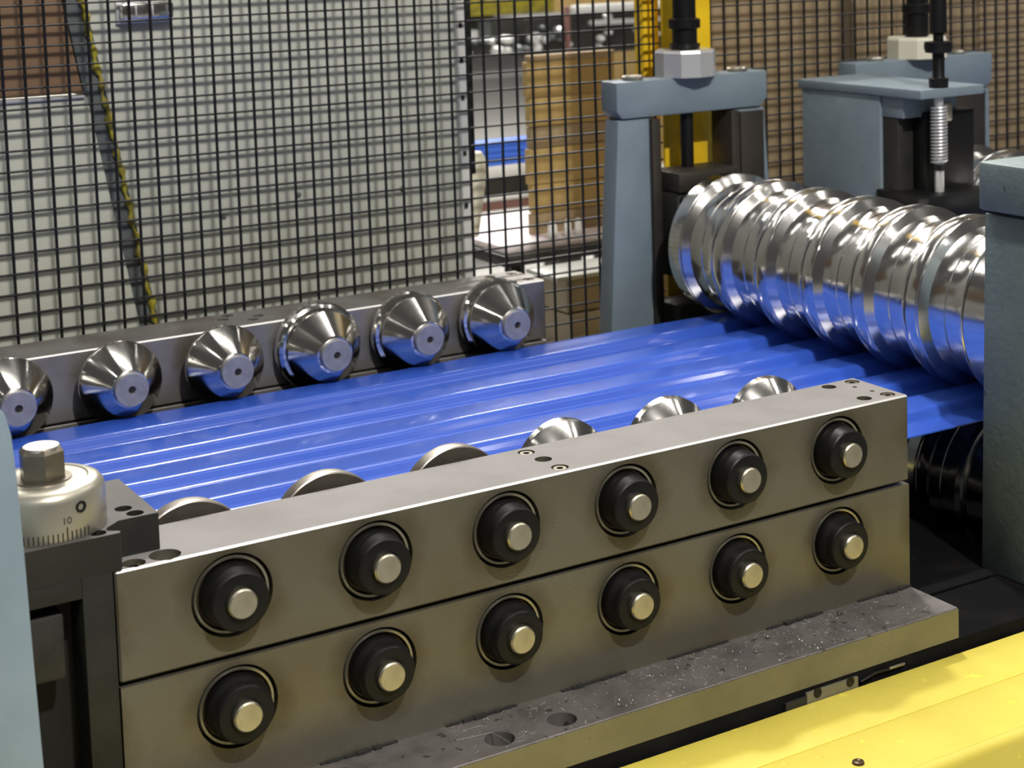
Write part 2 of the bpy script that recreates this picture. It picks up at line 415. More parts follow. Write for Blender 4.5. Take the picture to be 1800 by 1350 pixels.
def front_roller_big():
    r = thing('guide_roller', (PX[0], 0, Z1), None, 'roller')
    collar_unit(Z1)(r, PX[0]); x = PX[0]
    part('roller_disc', B().lathe([(.68, 0), (.68, .10), (.72, .10), (.742, .20), (.742, .396), (.748, .405), (.80, .407), (.86, .40), (.875, .375), (.88, .35), (.93, .345), (.985, .30), (1.0, .16), (1.0, 0)], (x, 0, Z1), 'y', 96), 'wornroller', r, smooth=13)
    by_normal(r.children[-1] if False else [c for c in r.children if c.name.startswith('roller_disc')][0], 'discface', '-y', .9)
    part('roller_shaft', B().cyl(.10, .70, .09, (x, 0, Z1), 'y', 32), 'shaftend', r)
    return r
def front_roller_cone():
    x = PX[3]
    r = thing('guide_roller', (x, 0, Z1), None, 'roller')
    collar_unit(Z1)(r, x)
    part('roller_disc', B().lathe([(.68, 0), (.68, .14), (.72, .15), (.74, .26), (.86, .385), (.875, .398), (.93, .402), (.945, .39), (1.02, .33), (1.10, .20), (1.10, 0)], (x, 0, Z1), 'y', 96), 'roller', r, smooth=13)
    part('roller_shaft', B().cyl(.10, .70, .09, (x, 0, Z1), 'y', 32), 'shaftend', r)
    return r
fb = front_roller_big(); fc = front_roller_cone()
places = ['nearest the graduated dial', 'second from the graduated dial', 'third from the graduated dial', 'just right of the screws mid-rail', 'second from the right end', 'at the right end']
for i, x in enumerate(PX):
    lab = ('worn flat steel' if i < 3 else 'shiny cone-faced steel')+' roller on the front rail\'s upper row, '+places[i]
    if i == 0: r = fb; r['label'] = lab; r['group'] = GU
    elif i == 3: r = fc; r['label'] = lab; r['group'] = GU
    else: r = copy_thing(fb if i < 3 else fc, (x, 0, Z1), lab, GU)
pl2 = ['first from the left, under the dial end', 'second from the left', 'third from the left', 'fourth from the left', 'fifth from the left', 'last at the right, beside the roll stand']
lo0 = thing('lower_roller_shaft', (PX[0], 0, Z2), 'black bearing collar in the lower bar, '+pl2[0], 'roller shaft', 'lower row of bearing collars')
collar_unit(Z2, True)(lo0, PX[0])
for i in range(1, 6): copy_thing(lo0, (PX[i], 0, Z2), 'black bearing collar in the lower bar, '+pl2[i])

# ---- clamps under the flange, seen over the yellow beam
t = thing('flange_clamp', (5.1, -.58, -2.2), 'small steel clamp with two socket screws under the flange', 'clamp')
part('clamp_body', B().box(4.92, 5.42, -.588, -.562, -2.3, -1.875, .004), 'edge', t)
part('clamp_step', B().box(4.72, 4.915, -.590, -.562, -2.3, -1.90, .004), 'blacksoft', t)
for x in (5.02, 5.34): part('socket_screw', B().lathe([(-.585, 0), (-.590, .0), (-.590, .020), (-.592, .022), (-.592, .038), (-.585, .038)], (x, 0, -1.895), 'y', 20), 'black', t)
t = thing('pipe_stub', (5.75, -.58, -2.0), 'small black hose with a steel end poking out under the flange end', 'hose')
part('hose', B().tube([(5.45, -.575, -1.93), (5.60, -.575, -1.90), (5.78, -.575, -1.905)], .012, 10), 'black', t)
part('fitting', B().lathe([(5.74, .0), (5.74, .011), (5.88, .013), (5.90, .008), (5.90, 0)], (0, -.577, -1.90), 'x', 16), 'wornroller', t)

# ---- shavings
b = B()
for i in range(520):
    x = random.uniform(2.2, 6.3); y = random.uniform(-.52, -.04)
    if random.random() < .35: x = random.uniform(3.4, 5.9)
    a = random.uniform(0, PI); l = random.choice((.006, .010, .014, .022, .034))*random.uniform(.6, 1.0); c2 = random.uniform(-1, 1)*.5
    ok = all((x-hx)**2+(y+.373)**2 > .016 for hx in (2.428, 2.922))
    if not ok: continue
    p = [(x+l*u*math.cos(a+c2*u), y+l*u*math.sin(a+c2*u), -H2+.002+.004*(u > 0)) for u in (-1, 0, 1)]
    b.tube(p, .0022, 3)
single('shavings', b, 'shav', (4, -.3, -H2), 'fine curled metal shavings scattered over the dark flange', 'shavings', kind='stuff')
b = B(); pts = [(2.36+.13*math.cos(a)*(1+.15*a), -.22+.08*math.sin(a), -H2+.006) for a in [PI*.35+i*.28 for i in range(9)]]+[(2.42, -.275, -H2+.006), (2.44, -.38, -H2+.008), (2.45, -.47, -H2+.006)]
single('curled_shaving', B().tube(pts, .0035, 5), 'shav', (2.4, -.3, -H2), 'long curled metal shaving lying over the left flange hole', 'shaving')

# ================================================================== LEFT ADJUSTING BRACKET, DIAL
t = thing('adjusting_bracket', (-.5, .3, -1.853), 'black steel bracket at the left end of the front rail', 'bracket')
TP = .24
tb = part('top_block', B().prism([(-1.6, -.0), (.045, 0.0), (.06, .03), (-.0, .075), (-.01, .10), (.01, .14), (.07, .19), (.105, .223), (.36, .223), (.36, 1.05), (-1.6, 1.05)], .004, TP, 'z'), 'blacksoft', t)
cb = B()
for hx, hy in ((.235, .30), (.2, .43)): cb.cyl(.05, .5, .055, (hx, hy, 0), 'z', 24)
cb.cyl(.1, .5, .05, (-.065, .075, 0), 'z', 24)
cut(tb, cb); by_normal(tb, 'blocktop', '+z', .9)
part('top_face', B().prism([(-1.58, .012), (.02, .012), (.035, .03), (-.012, .07), (-.02, .10), (0, .145), (.06, .2), (.09, .235), (.135, .235), (.135, 1.03), (-1.58, 1.03)], TP, TP+.0015, 'z'), 'ground', t) if False else None
part('side_plate', B().box(-.20, -.012, 0, .66, -1.40, .004, .004), 'blacksoft', t)
part('side_plate', B().box(-.22, -.012, .015, .66, -1.853, -1.41, .004), 'darkgrey', t)
part('cross_web', B().box(-1.6, -.20, .001, .66, -.12, .004, .004), 'blacksoft', t)
part('inner_block', B().box(-1.6, -.30, .06, .5, -.62, -.20, .03), 'darkgrey', t)
part('back_plate', B().box(-1.6, -.20, .30, .66, -1.853, -.12), 'void', t)
DC = (-.30, .38)
t = thing('graduated_dial', (DC[0], DC[1], TP), 'round satin steel dial with engraved scale and hex top, by the left post', 'dial')
part('dial_body', B().lathe([(TP, 0), (TP, .36), (TP+.012, .367), (TP+.235, .367), (TP+.265, .360), (TP+.293, .342), (TP+.31, .31), (TP+.315, .27), (TP+.309, .262), (TP+.309, 0)], (*DC, 0), 'z', 96), 'dialsteel', t)
part('hex_head', B().lathe([(TP+.30, 0), (TP+.30, .142), (TP+.485, .142), (TP+.508, .124), (TP+.512, .118), (TP+.512, 0)], (*DC, 0), 'z', 6, ang0=.42), 'hex', t, 'dark hexagonal head', smooth=20)
part('hex_head_cap', B().lathe([(TP+.50, .0), (TP+.50, .116), (TP+.518, .108), (TP+.518, 0)], (*DC, 0), 'z', 40), 'ground', t)
part('base_washer', B().lathe([(TP+.305, 0), (TP+.305, .175), (TP+.318, .172), (TP+.318, 0)], (*DC, 0), 'z', 40), 'hex', t)
a0 = -PI/2+.10
for i in range(-14, 6):
    a = a0+i*.078; h = .085 if i in (-10, 0) else .055
    b = B().box(-.004, .004, -.003, .003, 0, h)
    for v in b.bm.verts:
        x, y, z = v.co; rr = .3665+y
        v.co = Vector((DC[0]+rr*math.cos(a)-x*math.sin(a), DC[1]+rr*math.sin(a)+x*math.cos(a), TP+.012+z))
    part('scale_mark', b, 'ink', t)
def dial_text(txt, ac):
    cu = bpy.data.curves.new('num', 'FONT'); cu.body = txt; cu.size = .062; cu.align_x = 'CENTER'; cu.extrude = .002
    o = bpy.data.objects.new('num', cu); C.objects.link(o); bpy.context.view_layer.update()
    me = bpy.data.meshes.new_from_object(o.evaluated_get(bpy.context.evaluated_depsgraph_get())); bpy.data.objects.remove(o)
    b = B(); b.bm.from_mesh(me); bpy.data.meshes.remove(me)
    for v in b.bm.verts:
        x, y, z = v.co; a = ac+x/.367; rr = .3670+z
        v.co = Vector((DC[0]+rr*math.cos(a), DC[1]+rr*math.sin(a), TP+.115+y))
    return b
part('number', dial_text('10', a0), 'ink', t); part('number', dial_text('9', a0-10*.078), 'ink', t)
a = -PI/2+.36
b = B().lathe([(.36, 0), (.36, .036), (.374, .036), (.374, .022), (.362, .018), (.362, 0)], (0, 0, 0), 'x', 20)
rot = Matrix.Rotation(a, 4, 'Z')
for v in b.bm.verts: v.co = rot @ v.co + Vector((DC[0], DC[1], TP+.20))
part('set_screw', b, 'black', t)

# ================================================================== LEFT NEAR STAND (front post, cut by the frame edge)
t = thing('roll_stand', (-1.8, -.3, -1.853), 'light blue painted stand post cut off by the left picture edge', 'roll stand')
edge = [(-.497, -1.853), (-.50, -1.3), (-.60, -.2), (-.635, .4), (-.66, .85), (-.67, 1.12), (-.70, 1.24), (-.76, 1.34), (-.86, 1.40)]
edge = [(-.56, -1.853), (-.60, -1.0), (-.625, -.2), (-.64, .4), (-.655, .85), (-.672, 1.10), (-.70, 1.22), (-.75, 1.30), (-.83, 1.345)]
part('right_column', B().prism(edge+[(-1.35, 1.345), (-1.35, -1.853)], -.50, -.08, 'y', .012), 'paintlight', t)
part('left_column', B().prism([(-2.3, -1.853), (-3.0, -1.853), (-2.9, 1.3), (-2.3, 1.3)], -.50, -.08, 'y', .012), 'paintlight', t)
part('crown', B().box(-2.9, -.83, -.50, -.08, 1.345, 1.75, .02), 'paintlight', t)

# ================================================================== REAR RAIL
YR = 5.84
rr = thing('bearing_rail', (3.2, YR, -1.853), 'rear steel roller rail behind the blue sheet', 'roller rail')
rtop = part('upper_bar', B().box(-1.2, 6.55, YR, YR+.66, -.66, 0, .014, 1), 'rear', rr)
cb = B()
RX = [.72+1.028*i for i in range(-1, 6)]
for x in RX: cb.cyl(YR-.1, YR+.12, .254, (x, 0, -.303), 'y', 40)
for hx, hy in ((6.15, YR+.52), (6.2, YR+.12), (3.0, YR+.40), (3.35, YR+.34)): cb.cyl(-.12, .05, .06, (hx, hy, 0), 'z', 24)
for hx, hy in ((6.42, YR+.52), (6.42, YR+.14), (3.1, YR+.54), (3.25, YR+.22)): cb.cyl(-.035, .05, .06, (hx, hy, 0), 'z', 24)
cut(rtop, cb); edge_shine(rtop)
for hx, hy in ((6.42, YR+.52), (6.42, YR+.14), (3.1, YR+.54), (3.25, YR+.22)): screw('socket_screw', hx, hy, -.006, .05, rr)
part('lower_bar', B().box(-1.2, 6.55, YR, YR+.66, -1.853, -.68, .008, 1), 'rear', rr)

Z1R = -.303
def rear_roller(x, big):
    Z1 = Z1R
    r = thing('cone_roller', (x, YR, Z1), None, 'roller')
    pr = [(5.50, .0), (5.42, .0)]
    if not big: pr = [(5.80, 0), (5.80, .20), (5.70, .21), (5.68, .30), (5.665, .385), (5.65, .392), (5.60, .395), (5.588, .388), (5.315, .178), (5.31, .168), (5.31, 0)]
    elif big == 1: pr = [(5.82, 0), (5.82, .36), (5.81, .43), (5.79, .450), (5.70, .455), (5.675, .44), (5.655, .41), (5.645, .36), (5.63, .36), (5.615, .380), (5.60, .388), (5.58, .388), (5.57, .380), (5.315, .188), (5.31, .17), (5.31, 0)]
    else: pr = [(5.82, 0), (5.82, .30), (5.80, .385), (5.78, .424), (5.71, .430), (5.685, .41), (5.665, .345), (5.645, .345), (5.63, .372), (5.615, .388), (5.58, .390), (5.57, .382), (5.315, .188), (5.31, .17), (5.31, 0)]
    part('roller_body', B().lathe(pr, (x, 0, Z1), 'y', 96), 'roller', r, smooth=13)
    hub = part('hub_face', B().lathe([(5.40, 0), (5.40, .150), (5.295, .150), (5.262, .158), (5.256, .153), (5.256, .038), (5.272, .030), (5.30, .026), (5.30, 0)], (x, 0, Z1), 'y', 48), 'face', r)
    part('centre_hole', B().lathe([(5.274, .0), (5.274, .028), (5.270, .029)], (x, 0, Z1), 'y', 20), 'void', hub)
    part('bearing_race', B().lathe([(YR+.03, .20), (YR+.03, .235), (YR+.015, .245), (YR+.1, .249), (YR+.1, .2)], (x, 0, Z1), 'y', 40), 'race', r)
    part('roller_shaft', B().cyl(5.79, 5.94, .20, (x, 0, Z1), 'y', 32), 'black', r)
    return r
sm = rear_roller(RX[1], 0); GR = 'cone rollers along the rear rail'
sm['label'] = 'plain tapered roller on the rear rail, cut by the left edge'; sm['group'] = GR
copy_thing(sm, (RX[2], YR, Z1R), 'plain tapered roller on the rear rail, second from the left edge')
copy_thing(sm, (RX[3], YR, Z1R), 'plain tapered roller just left of the largest rear roller')
r = rear_roller(RX[4], 1); r['label'] = 'largest rear cone roller, with a wide stepped flange'; r['group'] = GR
r = rear_roller(RX[5], 2); r['label'] = 'stepped cone roller on the rear rail, just right of the largest'; r['group'] = GR
copy_thing(r, (RX[5]+1.0, YR, Z1), 'stepped cone roller at the right end of the rear rail') if len(RX) < 7 else copy_thing(r, (RX[6], YR, Z1R), 'stepped cone roller at the right end of the rear rail')

# ================================================================== FORMING ROLLS
def roll(x, zc, R, up, label, parent_label=None, chrome='chrome', y_end=.60, ytop=5.83):
    t = thing('forming_roll', (x, 3.4, zc), label, 'roll')
    k_ = 1 if up else -1
    def ring(name, pr):
        part(name, B().lathe(pr, (x, 0, zc), 'y', 128), chrome, t, smooth=13)
    d = (CR-SH)
    e = .008
    # end ring on the far side
    y = ytop
    ring('end_ring', [(y, .0), (y, R-.05), (y-.02, R-.02), (RIBS[0]+.30, R-.02), (RIBS[0]+.29, R-.05), (RIBS[0]+.29, 0)])
    ring('spacer_ring', [(RIBS[0]+.285, 0), (RIBS[0]+.285, R-.03), (RIBS[0]+.27, R), (RIBS[0]+.135, R), (RIBS[0]+.125, R-e*2), (RIBS[0]+.125, 0)])
    for i, yb in enumerate(RIBS):
        a0, a1 = yb+.12, yb-.49
        q = R if up else R-d
        g = R-d if up else R
        ring('grooved_ring', [(a0, 0), (a0, q-e), (a0-e, q), (yb+.104, q), (yb+.090, q-.004*k_), (yb+.036, g+.016*k_), (yb-.015, g+.007), (yb-.06, g+.002), (yb-.11, g), (yb-.15, g), (yb-.155, g-.008), (yb-.215, g-.008), (yb-.22, g), (yb-.26, g), (yb-.31, g+.002), (yb-.355, g+.007), (yb-.406, g+.016*k_), (yb-.460, q-.004*k_), (yb-.474, q), (a1+e, q), (a1, q-e), (a1, 0)])
        if i < 5:
            ring('ridge_ring', [(a1-.004, 0), (a1-.004, q-e-.004), (a1-.004-e, q-.006), (a1-.04, q-.001), (a1-.08, q), (a1-.12, q-.001), (a1-.15, q-.006), (a1-.156, q-e-.006), (a1-.156, 0)])
    yb = RIBS[-1]-.49
    ring('end_ring', [(yb-.004, 0), (yb-.004, R-.012), (yb-.016, R), (.80, R), (.785, R-.02), (.785, R-.09), (.70, R-.10), (.69, R-.14), (y_end, R-.14), (y_end, 0)])
    part('roll_shaft', B().cyl(.05, 6.09, .28, (x, 0, zc), 'y', 48), 'darkgrey', t)
    return t
RXC = 9.0; RR = .83
roll(RXC, SH+RR+.018, RR, True, 'large polished grooved roll pressing on the blue sheet')
roll(RXC, SH-.03-.80, .80, False, 'dark lower grooved roll under the edge of the blue sheet')
roll(12.72, SH+RR+.018, RR, True, 'polished grooved roll further back, half hidden behind the spring bracket')

# ================================================================== ROLL STANDS
def stand(xc, yf, depth, ztop, zbeam, hw_top, hw_bot, label, pm='paint', front_plate=False, beammat=None, inner=.52):
    """arch-shaped stand: two tapered columns and a crown; yf = face nearest the camera"""
    t = thing('roll_stand', (xc, yf+depth/2, -1.853), label, 'roll stand')
    for sx, nm in ((-1, 'column'), (1, 'column')):
        pts = [(xc+sx*(hw_top-inner), zbeam), (xc+sx*(hw_top-.03), zbeam), (xc+sx*hw_bot, -1.853), (xc+sx*(hw_top-inner), -1.853)]
        part(nm, B().prism(pts, yf+.03, yf+depth-.03, 'y', .02), pm, t)
    cr = part('crown', B().prism([(xc-hw_top, zbeam+.10), (xc-hw_top+.07, zbeam+.012), (xc+hw_top-.10, zbeam+.012), (xc+hw_top, zbeam+.12), (xc+hw_top, ztop), (xc-hw_top, ztop)], yf, yf+depth, 'y', .018), beammat or pm, t)
    cut(cr, B().cyl(zbeam-.2, ztop+.2, .09, (xc, yf+.17, 0), 'z', 24))
    for sx in (-1, 1):
        part('liner', B().box(xc+sx*(hw_top-inner)-.06, xc+sx*(hw_top-inner)+.06, yf-.04, yf+depth+.04, -1.5, zbeam-.01, .01), 'liner', t)
    return t
tA = stand(8.98, 6.34, .34, 2.045, 1.60, 1.10, 1.30, 'blue-grey painted roll stand behind the far end of the big roll')
part('cover_plate', B().box(9.63, 9.98, 6.29, 6.345, -1.5, 1.57, .01), 'liner', tA, 'dark brown plate on the right column')
for x in (8.22, 9.75): part('bolt', B().lathe([(2.045, 0), (2.045, .12), (2.062, .13), (2.085, .13), (2.10, .115), (2.10, 0)], (x, 6.51, 0), 'z', 24), 'wornroller', tA)
tC = thing('bearing_chock', (8.98, 6.4, .1), 'black bearing block holding the far end of the big roll', 'bearing block')
part('chock_body', B().box(8.53, 9.43, 6.10, 6.62, -.30, .72, .03), 'blacksoft', tC)
part('lower_chock', B().box(8.53, 9.43, 6.10, 6.62, -1.853, -.62, .03), 'blacksoft', tC)
part('chock_cap', B().box(8.53, 9.43, 6.05, 6.66, .72, .95, .02), 'liner', tC)
for z in (.62, -.12): part('bolt', B().lathe([(6.10, 0), (6.10, .055), (6.05, .055), (6.04, .04), (6.04, 0)], (8.62, 0, z), 'y', 20), 'black', tC)
tS = thing('screw_jack', (8.98, 6.51, 2.045), 'silver collar and black adjusting screw on top of the far roll stand', 'screw jack')
part('collar', B().lathe([(2.045, 0), (2.045, .37), (2.33, .37), (2.36, .355), (2.36, 0)], (8.98, 6.51, 0), 'z', 10, ang0=.2), 'silver', tS, smooth=20)
part('screw_rod', B().lathe([(.95, 0), (.95, .08), (1.59, .08), (1.6, .06), (2.36, .06), (2.37, .175), (2.43, .185), (2.44, .15), (2.60, .15), (2.62, .19), (2.72, .19), (2.74, .14), (4.5, .13), (4.5, 0)], (8.98, 6.51, 0), 'z', 32), 'black', tS)
# next station's far stand
tB = stand(12.70, 6.34, .34, 2.03, 1.56, 1.20, 1.22, 'blue-grey roll stand of the next station, behind the spring bracket', inner=.42)
part('cover_plate', B().box(13.20, 13.72, 6.29, 6.345, -1.5, 1.53, .01), 'liner', tB, 'dark brown plate on the right column')
for x in (11.98, 13.42): part('bolt', B().lathe([(2.03, 0), (2.03, .11), (2.06, .12), (2.085, .1), (2.085, 0)], (x, 6.51, 0), 'z', 20), 'wornroller', tB)
tS = thing('screw_jack', (12.7, 6.51, 2.03), 'cream collar on the next station\'s far stand', 'screw jack')
part('collar', B().lathe([(2.03, 0), (2.03, .40), (2.27, .40), (2.30, .385), (2.30, 0)], (12.70, 6.51, 0), 'z', 10, ang0=.2), 'cream', tS, smooth=20)
part('screw_rod', B().lathe([(2.30, 0), (2.30, .15), (2.6, .15), (2.62, .19), (2.72, .19), (2.74, .13), (4.5, .13), (4.5, 0)], (12.70, 6.51, 0), 'z', 32), 'black', tS)
# near stand on the right
tN = thing('roll_stand', (8.9, .1, -1.853), 'grey-blue cast stand cut off by the right picture edge', 'roll stand')
part('column', B().prism([(7.76, 1.30), (8.30, 1.30), (8.30, -1.853), (7.70, -1.853)], -.62, .40, 'y', .02), 'paintrough', tN)
part('column', B().prism([(9.60, 1.30), (10.14, 1.30), (10.24, -1.853), (9.60, -1.853)], -.62, .40, 'y', .02), 'paintrough', tN)
part('crown', B().box(7.685, 10.2, -.66, .40, 1.335, 1.755, .03), 'paintrough', tN)
part('joint', B().box(7.78, 10.1, -.60, .38, 1.29, 1.345), 'void', tN)

# ================================================================== SPRING BRACKET between stations
tP = thing('spring_bracket', (11, 5.3, -1.853), 'blue-grey boxed bracket with flat top plate beside the big roll', 'bracket')
XB = 10.55
part('side_box', B().box(XB+.02, XB+.95, 4.86, 6.28, -.55, 1.80, .015), 'paint', tP)
part('side_foot', B().box(XB+.05, XB+.92, 6.02, 6.27, -1.853, -.55, .01), 'paint', tP)
part('top_plate', B().box(XB-.01, XB+.98, 4.14, 6.32, 1.80, 1.905, .012), 'paint', tP)
part('under_lip', B().box(XB+.05, XB+.90, 4.50, 4.86, 1.55, 1.80, .01), 'paint', tP)
part('slide_plate', B().box(XB+.06, XB+.30, 4.60, 4.86, -.5, 1.55, .01), 'blacksoft', tP)
part('slide_block', B().box(XB+.34, XB+1.10, 4.42, 4.86, .2, 1.60, .02), 'black', tP)
part('pad', B().box(XB-.02, XB+1.05, 4.02, 4.9, .42, .70, .02), 'black', tP)
RPX, RPY = XB+.38, 4.26
part('threaded_rod', B().lathe([(1.9, 0), (1.9, .11), (2.01, .115), (2.02, .075), (2.03, .07), (2.30, .07), (2.31, .15), (2.37, .165), (2.43, .16), (2.44, .06), (2.52, .06), (2.54, .10), (2.60, .10), (3.4, .09), (3.4, 0)], (RPX, RPY, 0), 'z', 20), 'black', tP)
part('spring_rod', B().lathe([(.70, 0), (.70, .055), (1.8, .055), (1.8, 0)], (RPX, RPY, 0), 'z', 20), 'silver', tP)
part('rod_nut', B().lathe([(.95, 0), (.95, .085), (1.02, .09), (1.02, 0)], (RPX, RPY, 0), 'z', 6), 'black', tP)
pts = []
for i in range(17*14+1):
    a = i/14*2*PI; pts.append((RPX+.088*math.cos(a), RPY+.088*math.sin(a), 1.03+i/(17*14)*.66))
part('coil_spring', B().tube(pts, .0135, 6), 'silver', tP)
part('brass_fitting', B().box(RPX+.10, RPX+.22, RPY, RPY+.12, 1.50, 1.72, .02), 'shaftend', tP)

# ================================================================== YELLOW GUARD BEAM (front)
ty = thing('guard_beam', (6, -1.2, -3.2), 'bright yellow painted guard beam along the front', 'guard beam')
ZT = -1.95
part('top_plate', B().box(-3, 13, -1.145, -.594, -2.05, ZT, .012), 'yellow', ty)
part('top_plate', B().box(-3, 13, -1.76, -1.151, -2.05, ZT, .012), 'yellow', ty)
part('front_plate', B().prism([(-1.70, ZT-.004), (-1.76, ZT-.006), (-1.80, ZT-.03), (-1.82, ZT-.07), (-1.83, -3.2), (-1.72, -3.2), (-1.70, -2.05)], -3, 13, 'x'), 'yellow', ty)
part('back_plate', B().box(-3, 13, -.70, -.602, -3.2, -2.05), 'yellow', ty)
single('bolt_head', B().lathe([(ZT, 0), (ZT, .045), (ZT+.015, .04), (ZT+.02, .02), (ZT+.012, 0)], (4.62, -1.50, 0), 'z', 16), 'rust', (4.62, -1.50, ZT), 'small rusty bolt head on the yellow beam', 'bolt')

# ================================================================== WIRE FENCE
fn = thing('wire_fence', (7, 7, -2), 'black square-mesh wire guard fence behind the machine', 'fence')
FP = .2139; FZ = .2035
bv = B().cyl(-2.0, 6.0, .0165, (0, 0, 0), 'z', 8); mv = bv.mesh('fence_wire', (0, 0, 0)); mv.materials.append(M['fence'])
bh = B().box(-5.0, 17.5, -.050, .0, -.0095, .0095, .006, 1); mh = bh.mesh('fence_wire', (0, 0, 0)); mh.materials.append(M['fence'])
base = Vector((7, 7, -2))
k = -10
x = 1.376-29*FP
while x < 17.5:
    o = bpy.data.objects.new('vertical_wire', mv); C.objects.link(o); o.parent = fn; o.location = (Vector((x, 7, 0))-base)*S; x += FP
z = 3.024+14*FZ
while z > -2:
    o = bpy.data.objects.new('horizontal_wire', mh); C.objects.link(o); o.parent = fn; o.location = (Vector((0, 7.03, z))-base)*S; z -= FZ

# ================================================================== YELLOW POSTS
def ibeam(x, y, w_, d_, label):
    t = thing('yellow_post', (x, y, -8), label, 'post')
    part('flange', B().box(x-w_/2, x+w_/2, y-d_/2, y-d_/2+.05, -8, 6), 'postyellow', t)
    part('flange', B().box(x-w_/2, x+w_/2, y+d_/2-.05, y+d_/2, -8, 6), 'postyellow', t)
    part('web', B().box(x-.03, x+.03, y-d_/2+.05, y+d_/2-.05, -8, 6), 'postyellow', t)
def angled_post(x0, x1, y, label):
    t = thing('yellow_post', ((x0+x1)/2, y, -8), label, 'post')
    part('flange', B().box(x0, x0+.30, y-.04, y+.0, -8, 6, .005), 'postyellow', t)
    part('web', B().box(x0+.30, x0+.34, y-.09, y+.0, -8, 6, .005), 'postyellow', t)
    part('flange', B().box(x0+.34, x1, y-.09, y-.05, -8, 6, .005), 'postyellow', t)
angled_post(8.94, 9.62, 6.955, 'wide yellow steel post in front of the wire fence')
t = thing('yellow_post', (8.94, 7.25, -8), 'narrow yellow post just behind the wire fence', 'post')
part('tube', B().box(8.82, 9.05, 7.15, 7.35, -8, 6, .01), 'postyellow', t)

# ================================================================== PALE GUARD CABINET BEHIND THE FENCE
YP = 8.0
def slant(z): return 2.235+(2.835-2.235)*(3.225-z)/(3.225+.253)
tc = thing('guard_cabinet', (3, 8.3, -8), 'pale grey machine cabinet behind the fence with sloping dark seam', 'cabinet')
part('right_panel', B().prism([(slant(4.2)+.05, 4.2), (6.73, 4.2), (6.70, -4), (slant(-4)+.05, -4)], YP, YP+.5, 'y', .01), 'panel', tc)
part('left_panel', B().prism([(-4, 2.20), (slant(2.2)-.16, 2.20), (slant(-4)-.16, -4), (-4, -4)], YP-.02, YP+.5, 'y', .01), 'panel', tc)
part('brown_board', B().prism([(-4, 4.2), (slant(4.2)-.19, 4.2), (slant(2.24)-.19, 2.24), (-4, 2.24)], YP-.0, YP+.4, 'y', .01), 'brown', tc, 'brown board in the upper left')
part('sill', B().prism([(-4, 2.26), (slant(2.2)-.19, 2.22), (slant(2.2)-.19, 2.19), (-4, 2.19)], YP-.06, YP+.1, 'y', .008), 'silver', tc)
part('seam_strip', B().prism([(slant(4.2)-.17, 4.2), (slant(4.2)+.04, 4.2), (slant(-4)+.04, -4), (slant(-4)-.17, -4)], YP+.02, YP+.3, 'y'), 'band', tc)
pts = []; rad = []
for i in range(150):
    z = 4.2-i*.05; pts.append((slant(z)+.018+.012*math.sin(i*.9), YP-.01, z)); rad.append(.028+.014*math.sin(i*1.7)+.006*math.sin(i*.6))
part('edge_cord', B().tube(pts, rad, 7), 'cord', tc, 'ragged yellow-green edge trim')
part('right_edge', B().box(6.66, 6.80, YP-.06, YP+.5, 1.0, 4.2, .01), 'paneledge', tc)
part('right_edge', B().box(6.68, 6.80, YP-.04, YP+.5, -4, .99, .01), 'paneledge', tc)
for z in (3.05, 2.72, 2.3, 1.85, 1.18, .55): part('slot', B().box(6.70, 6.745, YP-.07, YP-.05, z-.03, z+.03, .004), 'void', tc)
for x_, z_ in ((5.9, .83), (4.6, .9), (3.7, .75), (1.62, .52)): part('rivet', B().lathe([(YP-.03, 0), (YP-.022, .025), (YP, .03), (YP, 0)], (x_, 0, z_), 'y', 12), 'band', tc)
h = part('latch', B().box(2.63, 3.20, YP-.16, YP-.05, 2.99, 3.17, .03), 'chrome', tc, 'chrome latch at the top left')
part('latch_base', B().box(2.60, 3.22, YP-.05, YP, 2.95, 3.20, .01), 'silver', h)
for x_ in (2.78, 2.96, 3.12): part('latch_rib', B().box(x_-.01, x_+.01, YP-.175, YP-.15, 3.02, 3.14, .003), 'silver', h)
single('dark_column', B().box(6.84, 6.93, 8.05, 8.4, .9, 4.5, .01), 'blacksoft', (6.9, 8.2, .9), 'thin black upright beside the pale cabinet edge', 'upright')

# ================================================================== THINGS BEHIND THE FENCE
def bx(name, m, label, cat, x0, x1, y0, y1, z0, z1, bev=.01, group=None):
    return single(name, B().box(x0, x1, y0, y1, z0, z1, bev), m, ((x0+x1)/2, (y0+y1)/2, z0), label, cat, group)
t = thing('cardboard_stack', (9.4, 10.5, -.37), 'tall stack of tan cardboard sheets standing on the white table', 'cardboard')
zz = -.36; i = 0
while zz < 2.1:
    hgt = .30+.1*((i*7) % 3)
    hgt = min(hgt, 2.13-zz)
    part('carton', B().box(8.84+.02*math.sin(i*2.3), 10.25, 10.0+.01*(i % 2), 10.14, zz, zz+hgt-.012, .01), 'card' if i % 3 else 'cardpale', t)
    zz += hgt; i += 1
tw = thing('work_table', (9.3, 10.3, -8), 'low dark table topped with pinkish-white foam, behind the cardboard', 'table')
part('table_top', B().box(8.05, 13, 9.4, 12, -.62, -.47, .01), 'darkgrey', tw)
part('foam_sheet', B().box(8.10, 12.6, 9.5, 11.9, -.47, -.36, .03), 'pinkwhite', tw)
for x_, y_ in ((8.3, 9.6), (12.7, 9.6), (8.3, 11.8)): part('leg', B().box(x_-.1, x_+.1, y_-.1, y_+.1, -8, -.62), 'darkgrey', tw)
